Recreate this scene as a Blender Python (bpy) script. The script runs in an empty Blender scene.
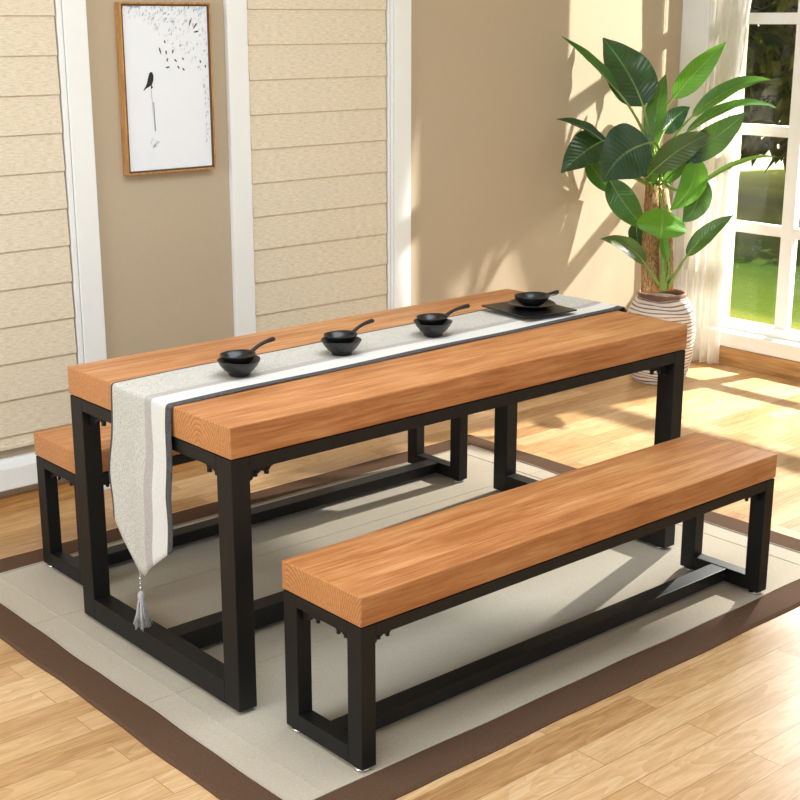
import bpy, bmesh, math, random
from mathutils import Vector, Matrix
random.seed(7)
C = bpy.context.scene.collection
PI = math.pi

# ------------------------------------------------------------------ helpers
def newbm(): return bmesh.new()

def obj(name, bm, mats, parent=None, smooth=False, auto=None):
    me = bpy.data.meshes.new(name)
    bmesh.ops.recalc_face_normals(bm, faces=bm.faces) if not bm.faces.layers.int.get('keep') else None
    bm.to_mesh(me); bm.free()
    if not isinstance(mats, (list, tuple)): mats = [mats]
    for m in mats: me.materials.append(m)
    if smooth:
        for p in me.polygons: p.use_smooth = True
    o = bpy.data.objects.new(name, me); C.objects.link(o)
    if parent: o.parent = parent
    if auto is not None:
        try: me.set_sharp_from_angle(angle=math.radians(auto))
        except Exception: pass
    return o

def thing(name, label, cat, loc=(0, 0, 0), rotz=0, group=None):
    o = bpy.data.objects.new(name, None); C.objects.link(o)
    o.empty_display_size = .1
    o.location = loc; o.rotation_euler = (0, 0, rotz)
    o['label'] = label; o['category'] = cat
    if group: o['group'] = group
    return o

def tag(o, label, cat, group=None):
    o['label'] = label; o['category'] = cat
    if group: o['group'] = group
    return o

def struct(name, bm, m, parent=None, **k):
    o = obj(name, bm, m, parent, **k)
    if parent is None: o['kind'] = 'structure'
    return o

def box(bm, x0, x1, y0, y1, z0, z1, bev=0, seg=2, mi=0):
    r = bmesh.ops.create_cube(bm, size=1)
    vs = r['verts']
    for v in vs:
        v.co = Vector((x0 + (v.co.x + .5) * (x1 - x0), y0 + (v.co.y + .5) * (y1 - y0), z0 + (v.co.z + .5) * (z1 - z0)))
    fs = {f for v in vs for f in v.link_faces}
    for f in fs: f.material_index = mi
    if bev:
        es = list({e for v in vs for e in v.link_edges})
        bmesh.ops.bevel(bm, geom=es, offset=bev, segments=seg, affect='EDGES', profile=.6)
    return bm

def lathe(bm, prof, n=48, cx=0, cy=0, cap_bottom=True, mi=0, wob=None):
    rings = []
    for k, (r, z) in enumerate(prof):
        ring = []
        for i in range(n):
            a = 2 * PI * i / n
            rr, zz = (r, z) if wob is None else wob(r, z, a)
            ring.append(bm.verts.new((cx + rr * math.cos(a), cy + rr * math.sin(a), zz)))
        rings.append(ring)
    for a, b in zip(rings, rings[1:]):
        for i in range(n):
            f = bm.faces.new((a[i], a[(i + 1) % n], b[(i + 1) % n], b[i])); f.smooth = True; f.material_index = mi
    if cap_bottom: bm.faces.new(rings[0][::-1]).material_index = mi
    return rings

def tube(bm, pts, rad, n=8, mi=0):
    pts = [Vector(p) for p in pts]
    if not isinstance(rad, (list, tuple)): rad = [rad] * len(pts)
    rings = []
    up = Vector((0, 0, 1))
    for i, p in enumerate(pts):
        t = (pts[min(i + 1, len(pts) - 1)] - pts[max(i - 1, 0)]).normalized()
        ref = up if abs(t.dot(up)) < .95 else Vector((1, 0, 0))
        a = t.cross(ref).normalized(); b = a.cross(t).normalized()
        rings.append([bm.verts.new(p + (a * math.cos(2 * PI * k / n) + b * math.sin(2 * PI * k / n)) * rad[i]) for k in range(n)])
    for a, b in zip(rings, rings[1:]):
        for k in range(n):
            f = bm.faces.new((a[k], a[(k + 1) % n], b[(k + 1) % n], b[k])); f.smooth = True; f.material_index = mi
    bm.faces.new(rings[0][::-1]).material_index = mi; bm.faces.new(rings[-1]).material_index = mi

def bez(p0, p1, p2, n):
    p0, p1, p2 = Vector(p0), Vector(p1), Vector(p2)
    return [p0 * (1 - t) ** 2 + p1 * 2 * t * (1 - t) + p2 * t * t for t in [i / (n - 1) for i in range(n)]]

# ------------------------------------------------------------------ materials
def s2l(c): return tuple((x / 255 / 12.92 if x <= 10.3 else ((x / 255 + .055) / 1.055) ** 2.4) for x in c) + (1,)

class NT:
    def __init__(s, name):
        s.m = bpy.data.materials.new(name); s.m.use_nodes = True
        s.t = s.m.node_tree; s.t.nodes.clear()
        s.out = s.n('ShaderNodeOutputMaterial')
    def n(s, k, **kw):
        x = s.t.nodes.new(k)
        for a, b in kw.items(): setattr(x, a, b)
        return x
    def l(s, a, b): s.t.links.new(a, b)
    def val(s, sock, v):
        if hasattr(v, 'is_output') or isinstance(v, bpy.types.NodeSocket): s.l(v, sock)
        else: sock.default_value = v
    def coord(s, scale=(1, 1, 1), kind='Object', rot=(0, 0, 0)):
        tc = s.n('ShaderNodeTexCoord'); mp = s.n('ShaderNodeMapping')
        s.l(tc.outputs[kind], mp.inputs[0]); mp.inputs['Scale'].default_value = scale; mp.inputs['Rotation'].default_value = rot
        return mp.outputs[0]
    def noise(s, vec, scale, detail=4, rough=.55, dist=0):
        x = s.n('ShaderNodeTexNoise'); s.l(vec, x.inputs['Vector'])
        x.inputs['Scale'].default_value = scale; x.inputs['Detail'].default_value = detail
        x.inputs['Roughness'].default_value = rough; x.inputs['Distortion'].default_value = dist
        return x.outputs['Fac']
    def ramp(s, fac, stops):
        x = s.n('ShaderNodeValToRGB'); s.l(fac, x.inputs[0])
        e = x.color_ramp.elements
        while len(e) < len(stops): e.new(.5)
        for el, (p, c) in zip(e, stops): el.position = p; el.color = c
        return x.outputs[0]
    def mix(s, fac, a, b, mode='MIX'):
        x = s.n('ShaderNodeMix', data_type='RGBA', blend_type=mode)
        s.val(x.inputs[0], fac); s.val(x.inputs[6], a); s.val(x.inputs[7], b)
        return x.outputs[2]
    def math(s, op, a, b=0.0):
        x = s.n('ShaderNodeMath', operation=op); s.val(x.inputs[0], a); s.val(x.inputs[1], b)
        return x.outputs[0]
    def bump(s, h, st=.2, d=.002):
        x = s.n('ShaderNodeBump'); s.l(h, x.inputs['Height']); x.inputs['Strength'].default_value = st; x.inputs['Distance'].default_value = d
        return x.outputs[0]
    def pbr(s, col, rough=.5, normal=None, spec=.5, metal=0, **kw):
        p = s.n('ShaderNodeBsdfPrincipled')
        s.val(p.inputs['Base Color'], col); s.val(p.inputs['Roughness'], rough)
        p.inputs['Specular IOR Level'].default_value = spec; p.inputs['Metallic'].default_value = metal
        if normal is not None: s.l(normal, p.inputs['Normal'])
        for k, v in kw.items(): s.val(p.inputs[k.replace('_', ' ')], v)
        s.shader = p.outputs[0]
        return s
    def done(s):
        s.l(s.shader, s.out.inputs[0]); return s.m

def simple(name, rgb, rough=.5, spec=.5, metal=0, nscale=0, namt=.1, bump=0):
    t = NT(name); c = s2l(rgb); nm = None
    col = c
    if nscale:
        f = t.noise(t.coord(), nscale)
        d = tuple(x * (1 - namt) for x in c[:3]) + (1,); l = tuple(min(1, x * (1 + namt)) for x in c[:3]) + (1,)
        col = t.ramp(f, [(.3, d), (.7, l)])
        if bump: nm = t.bump(f, bump)
    return t.pbr(col, rough, nm, spec, metal).done()

def mat_wood(name, base, dark, light, boards=.12, rough=.42, zc=.7):
    """boards laid along X; on the sawn ends the growth rings show as arcs"""
    t = NT(name)
    tc = t.n('ShaderNodeTexCoord'); sep = t.n('ShaderNodeSeparateXYZ'); t.l(tc.outputs['Object'], sep.inputs[0])
    x, y, z = sep.outputs[0], sep.outputs[1], sep.outputs[2]
    by = t.math('DIVIDE', t.math('ADD', y, 2.03), boards)
    idx = t.math('FLOOR', by)
    wn = t.n('ShaderNodeTexWhiteNoise', noise_dimensions='1D'); t.l(idx, wn.inputs['W'])
    r = wn.outputs['Value']
    def vec(kx, oy=.37, oz=.21):
        c = t.n('ShaderNodeCombineXYZ')
        t.l(t.math('ADD', t.math('MULTIPLY', x, kx), t.math('MULTIPLY', r, 5)), c.inputs[0])
        t.l(t.math('ADD', y, t.math('MULTIPLY', r, oy)), c.inputs[1]); t.l(t.math('ADD', z, t.math('MULTIPLY', r, oz)), c.inputs[2])
        return c.outputs[0]
    fine = t.noise(vec(.05), 150, 4, .6, .3)
    streak = t.noise(vec(.06), 40, 5, .62, .5)
    blot = t.noise(vec(.4), 7, 3, .5, .6)
    face = t.math('ADD', t.math('MULTIPLY', fine, .45), t.math('ADD', t.math('MULTIPLY', streak, .55), t.math('MULTIPLY', t.math('SUBTRACT', blot, .5), .35)))
    # ends: distance from a pith outside each board
    fr = t.math('FRACT', by)
    dy = t.math('MULTIPLY', t.math('ADD', t.math('SUBTRACT', fr, .5), t.math('MULTIPLY', t.math('SUBTRACT', r, .5), 2.2)), boards)
    dz = t.math('ADD', t.math('SUBTRACT', z, zc), .13)
    dist = t.math('SQRT', t.math('ADD', t.math('MULTIPLY', t.math('MULTIPLY', dy, dy), 5.0), t.math('MULTIPLY', dz, dz)))
    warp = t.noise(vec(.3), 12, 2)
    ring = t.math('FRACT', t.math('MULTIPLY', t.math('ADD', dist, t.math('MULTIPLY', warp, .05)), 70))
    endg = t.math('ADD', .34, t.math('ADD', t.math('MULTIPLY', ring, .22), t.math('MULTIPLY', t.math('SUBTRACT', fine, .3), .3)))
    geo = t.n('ShaderNodeNewGeometry'); vt = t.n('ShaderNodeVectorTransform', vector_type='NORMAL', convert_from='WORLD', convert_to='OBJECT')
    t.l(geo.outputs['True Normal'], vt.inputs[0]); s3 = t.n('ShaderNodeSeparateXYZ'); t.l(vt.outputs[0], s3.inputs[0])
    isend = t.math('GREATER_THAN', t.math('ABSOLUTE', s3.outputs[0]), .7)
    mf = t.n('ShaderNodeMix', data_type='FLOAT'); t.l(isend, mf.inputs[0]); t.l(face, mf.inputs[2]); t.l(endg, mf.inputs[3])
    col = t.ramp(mf.outputs[0], [(.36, s2l(dark)), (.5, s2l(base)), (.64, s2l(light))])
    tint = t.mix(t.math('MULTIPLY', r, .16), col, s2l(dark))
    return t.pbr(tint, rough, t.bump(streak, .06, .001), .4).done()

M = {}
M['wood'] = mat_wood('honey_oak', (192, 128, 76), (160, 98, 52), (213, 157, 104), .13, .42, .711)
M['bwood'] = mat_wood('honey_oak_bench', (192, 128, 76), (160, 98, 52), (213, 157, 104), .105, .42, .407)
M['black'] = simple('black_steel', (18, 17, 17), .5, .35, 0, 260, .08, .05)
M['chrome'] = simple('chrome_glide', (220, 220, 220), .2, .5, 1)
M['white'] = simple('white_gloss_paint', (240, 240, 238), .4, .4, 0, 12, .01)
M['bowl'] = simple('black_glazed_stoneware', (22, 22, 23), .28, .5, 0, 40, .15)
M['bowlrough'] = simple('black_cast_handle', (34, 29, 27), .5, .4, 0, 60, .2)
M['ceil'] = simple('ceiling_paint', (238, 234, 226), .8, .2, 0, 5, .01)
M['wall'] = simple('beige_wall_paint', (189, 171, 146), .75, .25, 0, 60, .015, .02)
M['brownhook'] = simple('dark_turned_wood', (86, 44, 30), .45)

def mat_floor():
    t = NT('oak_plank_floor')
    v = t.coord((1, 1, 1))
    sep = t.n('ShaderNodeSeparateXYZ'); t.l(v, sep.inputs[0])
    br = t.n('ShaderNodeTexBrick'); t.l(v, br.inputs['Vector'])
    br.offset = .37; br.offset_frequency = 2; br.squash = 1
    br.inputs['Color1'].default_value = (0, 0, 0, 1); br.inputs['Color2'].default_value = (1, 1, 1, 1); br.inputs['Mortar'].default_value = (.5, .5, .5, 1)
    br.inputs['Scale'].default_value = 1; br.inputs['Mortar Size'].default_value = .0011; br.inputs['Mortar Smooth'].default_value = .1
    br.inputs['Brick Width'].default_value = .82; br.inputs['Row Height'].default_value = .092; br.inputs['Bias'].default_value = 0
    tone = br.outputs['Color']
    cb = t.n('ShaderNodeCombineXYZ')
    t.l(t.math('MULTIPLY', sep.outputs[0], .09), cb.inputs[0]); t.l(sep.outputs[1], cb.inputs[1]); t.l(t.math('MULTIPLY', tone, 3.7), cb.inputs[2])
    streak = t.noise(cb.outputs[0], 48, 5, .6, .5)
    cb2 = t.n('ShaderNodeCombineXYZ')
    t.l(t.math('MULTIPLY', sep.outputs[0], .16), cb2.inputs[0]); t.l(sep.outputs[1], cb2.inputs[1]); t.l(t.math('MULTIPLY', tone, 2.1), cb2.inputs[2])
    big = t.noise(cb2.outputs[0], 9, 2, .5, .9)
    rings = t.math('FRACT', t.math('MULTIPLY', big, 11))
    fg = t.noise(cb.outputs[0], 170, 3, .6)
    streak = t.math('ADD', t.math('MULTIPLY', streak, .62), t.math('MULTIPLY', fg, .38))
    g = t.math('ADD', t.math('MULTIPLY', streak, .80), t.math('ADD', t.math('MULTIPLY', rings, .12), t.math('MULTIPLY', t.math('SUBTRACT', tone, .5), .32)))
    col = t.ramp(t.math('ADD', g, .05), [(.16, s2l((146, 100, 60))), (.40, s2l((190, 146, 97))), (.6, s2l((214, 174, 126))), (.8, s2l((232, 200, 160)))])
    seam = t.mix(t.math('MULTIPLY', br.outputs['Fac'], .6), col, s2l((120, 78, 42)))
    return t.pbr(seam, .3, t.bump(streak, .05, .001), .5).done()
M['floor'] = mat_floor()
M['base_wood'] = mat_wood('baseboard_oak', (196, 146, 88), (160, 108, 56), (218, 172, 112), .5)

def mat_blind():
    t = NT('woven_blind_fabric')
    f = t.noise(t.coord((7, 1, 60)), 5, 5, .75)
    g = t.noise(t.coord((30, 1, 160)), 6, 3, .7)
    h = t.math('ADD', t.math('MULTIPLY', f, .6), t.math('MULTIPLY', g, .4))
    col = t.ramp(h, [(.36, s2l((196, 177, 148))), (.5, s2l((227, 212, 188))), (.64, s2l((243, 233, 214)))])
    return t.pbr(col, .8, t.bump(h, .2, .002), .2).done()
M['blind'] = mat_blind()

def mat_linen(name, a, b, c, sc=1.0):
    t = NT(name)
    f = t.noise(t.coord((40 * sc, 260 * sc, 40 * sc)), 4, 4, .75)
    g = t.noise(t.coord((260 * sc, 40 * sc, 260 * sc)), 4, 4, .75)
    h = t.math('ADD', t.math('MULTIPLY', f, .5), t.math('MULTIPLY', g, .5))
    col = t.ramp(h, [(.38, s2l(a)), (.5, s2l(b)), (.62, s2l(c))])
    return t.pbr(col, .9, t.bump(h, .3, .001), .1).done()
M['linen'] = mat_linen('grey_linen', (138, 133, 124), (200, 197, 189), (234, 231, 225), 1.0)
M['lilac'] = mat_linen('grey_lilac_band', (152, 144, 140), (182, 174, 170), (206, 200, 196))
M['whiteband'] = mat_linen('white_band', (204, 202, 197), (221, 219, 214), (234, 233, 229))
M['charcoal'] = mat_linen('charcoal_edge', (48, 48, 50), (78, 77, 78), (122, 120, 120))
M['tassel'] = mat_linen('silver_tassel_thread', (140, 138, 138), (186, 184, 184), (224, 222, 222))

def mat_rug(name, a, b, c, crease):
    t = NT(name)
    f = t.noise(t.coord((90, 420, 90)), 2.2, 4, .75)
    g = t.noise(t.coord((420, 90, 90)), 2.2, 4, .75)
    h = t.math('ADD', t.math('MULTIPLY', f, .5), t.math('MULTIPLY', g, .5))
    col = t.ramp(h, [(.36, s2l(a)), (.5, s2l(b)), (.64, s2l(c))])
    nb = t.bump(h, .25, .001)
    return t.pbr(col, .9, nb, .1).done()
M['rug'] = mat_rug('cream_woven_rug', (172, 160, 142), (196, 185, 168), (214, 205, 190), True)
M['rugborder'] = mat_rug('brown_cloth_binding', (74, 54, 40), (96, 72, 56), (116, 90, 72), False)

def mat_pot():
    t = NT('ribbed_stoneware')
    f = t.noise(t.coord((1, 1, 14)), 7, 5, .65, .6)
    uv = t.n('ShaderNodeAttribute', attribute_name='groove')
    g = t.math('ADD', uv.outputs['Fac'], t.math('MULTIPLY', t.math('SUBTRACT', f, .5), 1.1))
    col = t.ramp(g, [(.28, s2l((226, 216, 206))), (.55, s2l((200, 184, 172))), (.8, s2l((112, 82, 68)))])
    return t.pbr(col, .7, None, .2).done()
M['pot'] = mat_pot()
M['potrim'] = simple('brown_pot_lip', (120, 90, 76), .6, .3, 0, 30, .2)
M['soil'] = simple('potting_soil', (70, 62, 52), .95, .1, 0, 90, .5, .5)

def mat_bark():
    t = NT('fibrous_trunk')
    f = t.noise(t.coord((42, 42, 1.6)), 4, 6, .75, .6)
    col = t.ramp(f, [(.3, s2l((70, 42, 26))), (.46, s2l((164, 120, 78))), (.56, s2l((206, 170, 124))), (.8, s2l((236, 212, 172)))])
    return t.pbr(col, .8, t.bump(f, .6, .01), .2).done()
M['bark'] = mat_bark()

def mat_leaf(name, a, b, rib, trans=.3, rough=.3):
    t = NT(name)
    uv = t.n('ShaderNodeUVMap'); uv.uv_map = 'UVMap'
    sep = t.n('ShaderNodeSeparateXYZ'); t.l(uv.outputs[0], sep.inputs[0])
    s = t.math('ABSOLUTE', t.math('SUBTRACT', t.math('MULTIPLY', sep.outputs[0], 2.0), 1.0))
    ribm = t.math('LESS_THAN', s, .045)
    vein = t.math('SINE', t.math('MULTIPLY', t.math('SUBTRACT', sep.outputs[1], t.math('MULTIPLY', s, .16)), 95.0))
    n = t.noise(t.coord((1, 1, 1)), 14, 3)
    base = t.mix(n, s2l(a), s2l(b))
    base = t.mix(t.math('MULTIPLY', t.math('GREATER_THAN', vein, .95), .14), base, s2l(rib))
    base = t.mix(t.math('MULTIPLY', ribm, .85), base, s2l(rib))
    p = t.n('ShaderNodeBsdfPrincipled'); t.l(base, p.inputs['Base Color']); p.inputs['Roughness'].default_value = rough
    p.inputs['Specular IOR Level'].default_value = .5
    t.l(t.bump(vein, .2, .003), p.inputs['Normal'])
    tr = t.n('ShaderNodeBsdfTranslucent'); t.l(t.mix(.5, base, (.35, .65, .06, 1)), tr.inputs[0])
    mx = t.n('ShaderNodeMixShader'); mx.inputs[0].default_value = trans
    t.l(p.outputs[0], mx.inputs[1]); t.l(tr.outputs[0], mx.inputs[2]); t.shader = mx.outputs[0]
    return t.done()
M['leafdark'] = mat_leaf('dark_leaf', (20, 50, 30), (32, 70, 42), (84, 120, 76), .12, .22)
M['leafmid'] = mat_leaf('green_leaf', (36, 84, 36), (56, 112, 46), (104, 148, 76), .25)
M['leafbright'] = mat_leaf('young_leaf', (70, 136, 36), (96, 162, 50), (136, 184, 88), .4)
M['leafolive'] = mat_leaf('olive_leaf', (58, 76, 34), (80, 98, 46), (124, 138, 76), .25)
M['stalk'] = simple('yellow_green_stalk', (126, 152, 70), .5, .4, 0, 40, .15)

def mat_glass():
    t = NT('clear_pane')
    tr = t.n('ShaderNodeBsdfTransparent'); tr.inputs[0].default_value = (.97, .985, .975, 1)
    gl = t.n('ShaderNodeBsdfGlossy'); gl.inputs['Roughness'].default_value = .02
    lw = t.n('ShaderNodeLayerWeight'); lw.inputs[0].default_value = .5
    fr = t.math('ADD', t.math('MULTIPLY', t.math('POWER', lw.outputs['Facing'], 5.0), .6), .02)
    mx = t.n('ShaderNodeMixShader'); t.l(fr, mx.inputs[0]); t.l(tr.outputs[0], mx.inputs[1]); t.l(gl.outputs[0], mx.inputs[2])
    t.shader = mx.outputs[0]; return t.done()
M['glass'] = mat_glass()

def mat_curtain():
    t = NT('sheer_voile')
    f = t.noise(t.coord((60, 60, 4)), 3, 3)
    col = t.ramp(f, [(.3, s2l((222, 217, 206))), (.7, s2l((236, 232, 224)))])
    d = t.n('ShaderNodeBsdfDiffuse'); t.l(col, d.inputs[0])
    tl = t.n('ShaderNodeBsdfTranslucent'); t.l(col, tl.inputs[0])
    tp = t.n('ShaderNodeBsdfTransparent')
    m1 = t.n('ShaderNodeMixShader'); m1.inputs[0].default_value = .38; t.l(d.outputs[0], m1.inputs[1]); t.l(tl.outputs[0], m1.inputs[2])
    m2 = t.n('ShaderNodeMixShader'); m2.inputs[0].default_value = .12; t.l(m1.outputs[0], m2.inputs[1]); t.l(tp.outputs[0], m2.inputs[2])
    t.shader = m2.outputs[0]; return t.done()
M['curtain'] = mat_curtain()

def mat_frame():
    t = NT('picture_frame_oak')
    f = t.noise(t.coord((30, 30, 3)), 5, 5, .65)
    col = t.ramp(f, [(.3, s2l((150, 100, 52))), (.6, s2l((196, 146, 88)))])
    return t.pbr(col, .5, None, .3).done()
M['pframe'] = mat_frame()
M['pframedark'] = simple('frame_inner_walnut', (92, 62, 44), .5)
M['paper'] = simple('print_paper', (236, 238, 244), .6, .3, 0, 8, .01)
M['ink'] = simple('black_ink', (28, 28, 34), .7)
M['inkgrey'] = simple('grey_blue_ink', (212, 216, 226), .7)
M['inkmid'] = simple('slate_ink', (176, 180, 194), .7)
M['inkolive'] = simple('olive_black_ink', (62, 62, 54), .7)

# ------------------------------------------------------------------ room
XW = 3.90       # window wall face
YW = 1.765      # back wall face
HC = 2.8
struct('floor', box(newbm(), -4.2, XW, -4.6, YW, -.1, 0), M['floor'])
struct('ceiling', box(newbm(), -4.2, XW + .25, -4.6, YW + .15, HC, HC + .12), M['ceil'])
struct('wall_back', box(newbm(), -4.2, XW + .25, YW, YW + .15, -.1, HC), M['wall'])
WY0, WY1, WZ1 = -1.42, 1.56, 2.55
b = newbm()
box(b, XW, XW + .25, -4.6, WY0, -.1, HC); box(b, XW, XW + .25, WY1, YW, -.1, HC)
box(b, XW, XW + .25, WY0, WY1, -.1, .15); box(b, XW, XW + .25, WY0, WY1, WZ1, HC)
struct('wall_right', b, M['wall'])

# back wall casings (white boards with a bead on the window side)
def casing(n, x0, x1, bead):
    b = newbm()
    box(b, x0, x1, 1.742, YW, .0, HC, .003)
    if bead == 'L': box(b, x0 - .022, x0 - .002, 1.746, YW, .0, HC, .004)
    if bead == 'R': box(b, x1 + .002, x1 + .012, 1.724, YW, .0, HC, .003)
    if bead == 'L2': box(b, x0 - .014, x0 - .001, 1.746, YW, 0, HC, .004); box(b, x0 - .030, x0 - .016, 1.749, YW, 0, HC, .004)
    struct('trim_%d' % n, b, M['white'])
casing(1, .557, .644, 'L')
casing(2, 1.210, 1.299, None)
casing(3, 2.012, 2.104, 'L2')
# ledges under the two blinds, their aprons
b = newbm(); box(b, -4.2, .534, 1.70, YW, .10, .178, .004); box(b, -4.2, .534, 1.745, YW, .178, .196, .003)
struct('trim_4', b, M['white'])
b = newbm(); box(b, 1.30, 1.981, 1.70, YW, .10, .178, .004); box(b, 1.30, 1.981, 1.745, YW, .178, .196, .003)
struct('trim_5', b, M['white'])
b = newbm()
for x0, x1 in ((-4.2, .534), (.645, 1.209), (1.300, 1.981), (2.105, XW - .02)):
    box(b, x0, x1, 1.746, YW, 0, .058, .004); box(b, x0, x1, 1.740, YW, 0, .022, .003)
struct('baseboard_back', b, M['base_wood'])
b = newbm(); box(b, XW - .016, XW, -4.6, 1.745, 0, .092, .003)
o = struct('baseboard_right', b, mat_wood('baseboard_oak_side', (182, 142, 92), (146, 104, 60), (204, 166, 114), .5))
# rotate the grain of this board along Y with an own node set
nt = o.data.materials[0].node_tree
for nd in list(nt.nodes):
    if nd.type == 'SEPXYZ':
        src = nd.inputs[0].links[0].from_socket
        mp = nt.nodes.new('ShaderNodeMapping'); mp.inputs['Rotation'].default_value = (0, 0, PI / 2)
        nt.links.new(src, mp.inputs[0]); nt.links.new(mp.outputs[0], nd.inputs[0])

# window on the right
win = newbm()
GX = 4.0
fr = newbm()
box(fr, GX - .03, GX + .03, WY0, WY0 + .06, .15, WZ1, .004); box(fr, GX - .03, GX + .03, WY1 - .06, WY1, .15, WZ1, .004)
box(fr, GX - .03, GX + .03, WY0, WY1, .15, .212, .004); box(fr, GX - .03, GX + .03, WY0, WY1, WZ1 - .06, WZ1, .004)
window = struct('window_1', fr, M['white'])
vy = [1.145, .13, -.62]
hz = [.683, 1.155, 1.672, 2.13]
for y in vy:
    if True:
        obj('muntin', box(newbm(), GX - .022, GX + .022, y - (.29 if y == .13 else .034), y + (.29 if y == .13 else .034), .21, WZ1 - .05, .004), M['white'], window)  # out-of-view middle one widened to block light from the wall spot
for z in hz:
    obj('muntin', box(newbm(), GX - .02, GX + .02, WY0 + .05, WY1 - .05, z - .026, z + .026, .004), M['white'], window)
obj('pane', box(newbm(), GX - .003, GX + .003, WY0 + .055, WY1 - .055, .205, WZ1 - .055), M['glass'], window)
obj('sill', box(newbm(), XW - .012, GX - .028, WY0 - .02, WY1 + .02, .145, .168, .004), M['white'], window)
b = newbm(); box(b, XW - .008, XW, -4.6, YW, .094, .146, .002)
struct('trim_6', b, M['white'])
b = newbm(); box(b, XW - .014, XW, WY1 - .005, YW, .17, HC, .003)
box(b, XW - .02, XW, WY1 + .045, WY1 + .06, .17, HC, .003)
struct('trim_7', b, M['white'])
b = newbm(); box(b, XW - .014, XW, WY0 - .14, WY0 + .005, .17, HC, .003)
struct('trim_8', b, M['white'])

# ------------------------------------------------------------------ blinds
def blind(x0, x1, z0, z1, phase, label):
    t = thing('window_blind', label, 'blind', ((x0 + x1) / 2, YW - .012, z0), 0, 'woven window blinds on the back wall')
    bm = newbm(); pitch = .1275
    hw = (x1 - x0) / 2
    prof = []
    zz = phase
    zs = []
    while zz < z1 - z0: zs.append(zz); zz += pitch
    prof.append((-.0035, .0))
    for z in zs:
        prof.append((-.001, z - .0015)); prof.append((-.008, z)); 
    prof.append((-.001, z1 - z0))
    n = len(prof)
    L = [bm.verts.new((-hw, y, z)) for y, z in prof]; R = [bm.verts.new((hw, y, z)) for y, z in prof]
    LB = [bm.verts.new((-hw, .006, z)) for y, z in prof]; RB = [bm.verts.new((hw, .006, z)) for y, z in prof]
    for i in range(n - 1):
        bm.faces.new((L[i], R[i], R[i + 1], L[i + 1])); bm.faces.new((RB[i], LB[i], LB[i + 1], RB[i + 1]))
        bm.faces.new((LB[i], L[i], L[i + 1], LB[i + 1])); bm.faces.new((R[i], RB[i], RB[i + 1], R[i + 1]))
    bm.faces.new((L[-1], R[-1], RB[-1], LB[-1])); bm.faces.new((R[0], L[0], LB[0], RB[0]))
    obj('blind_fabric', bm, M['blind'], t)
    obj('bottom_rail', box(newbm(), -hw, hw, -.014, .004, -.016, -.001, .003), M['blind'], t)
    obj('headrail', box(newbm(), -hw, hw, -.045, .006, z1 - z0, z1 - z0 + .09, .006), M['white'], t)
    return t
blind(-1.6, .528, .247, 2.6, .030, 'cream woven blind at the left edge, left of the framed print')
blind(1.303, 1.972, .247, 2.6, .055, 'cream woven blind between two white casings, behind the middle of the table')

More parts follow.
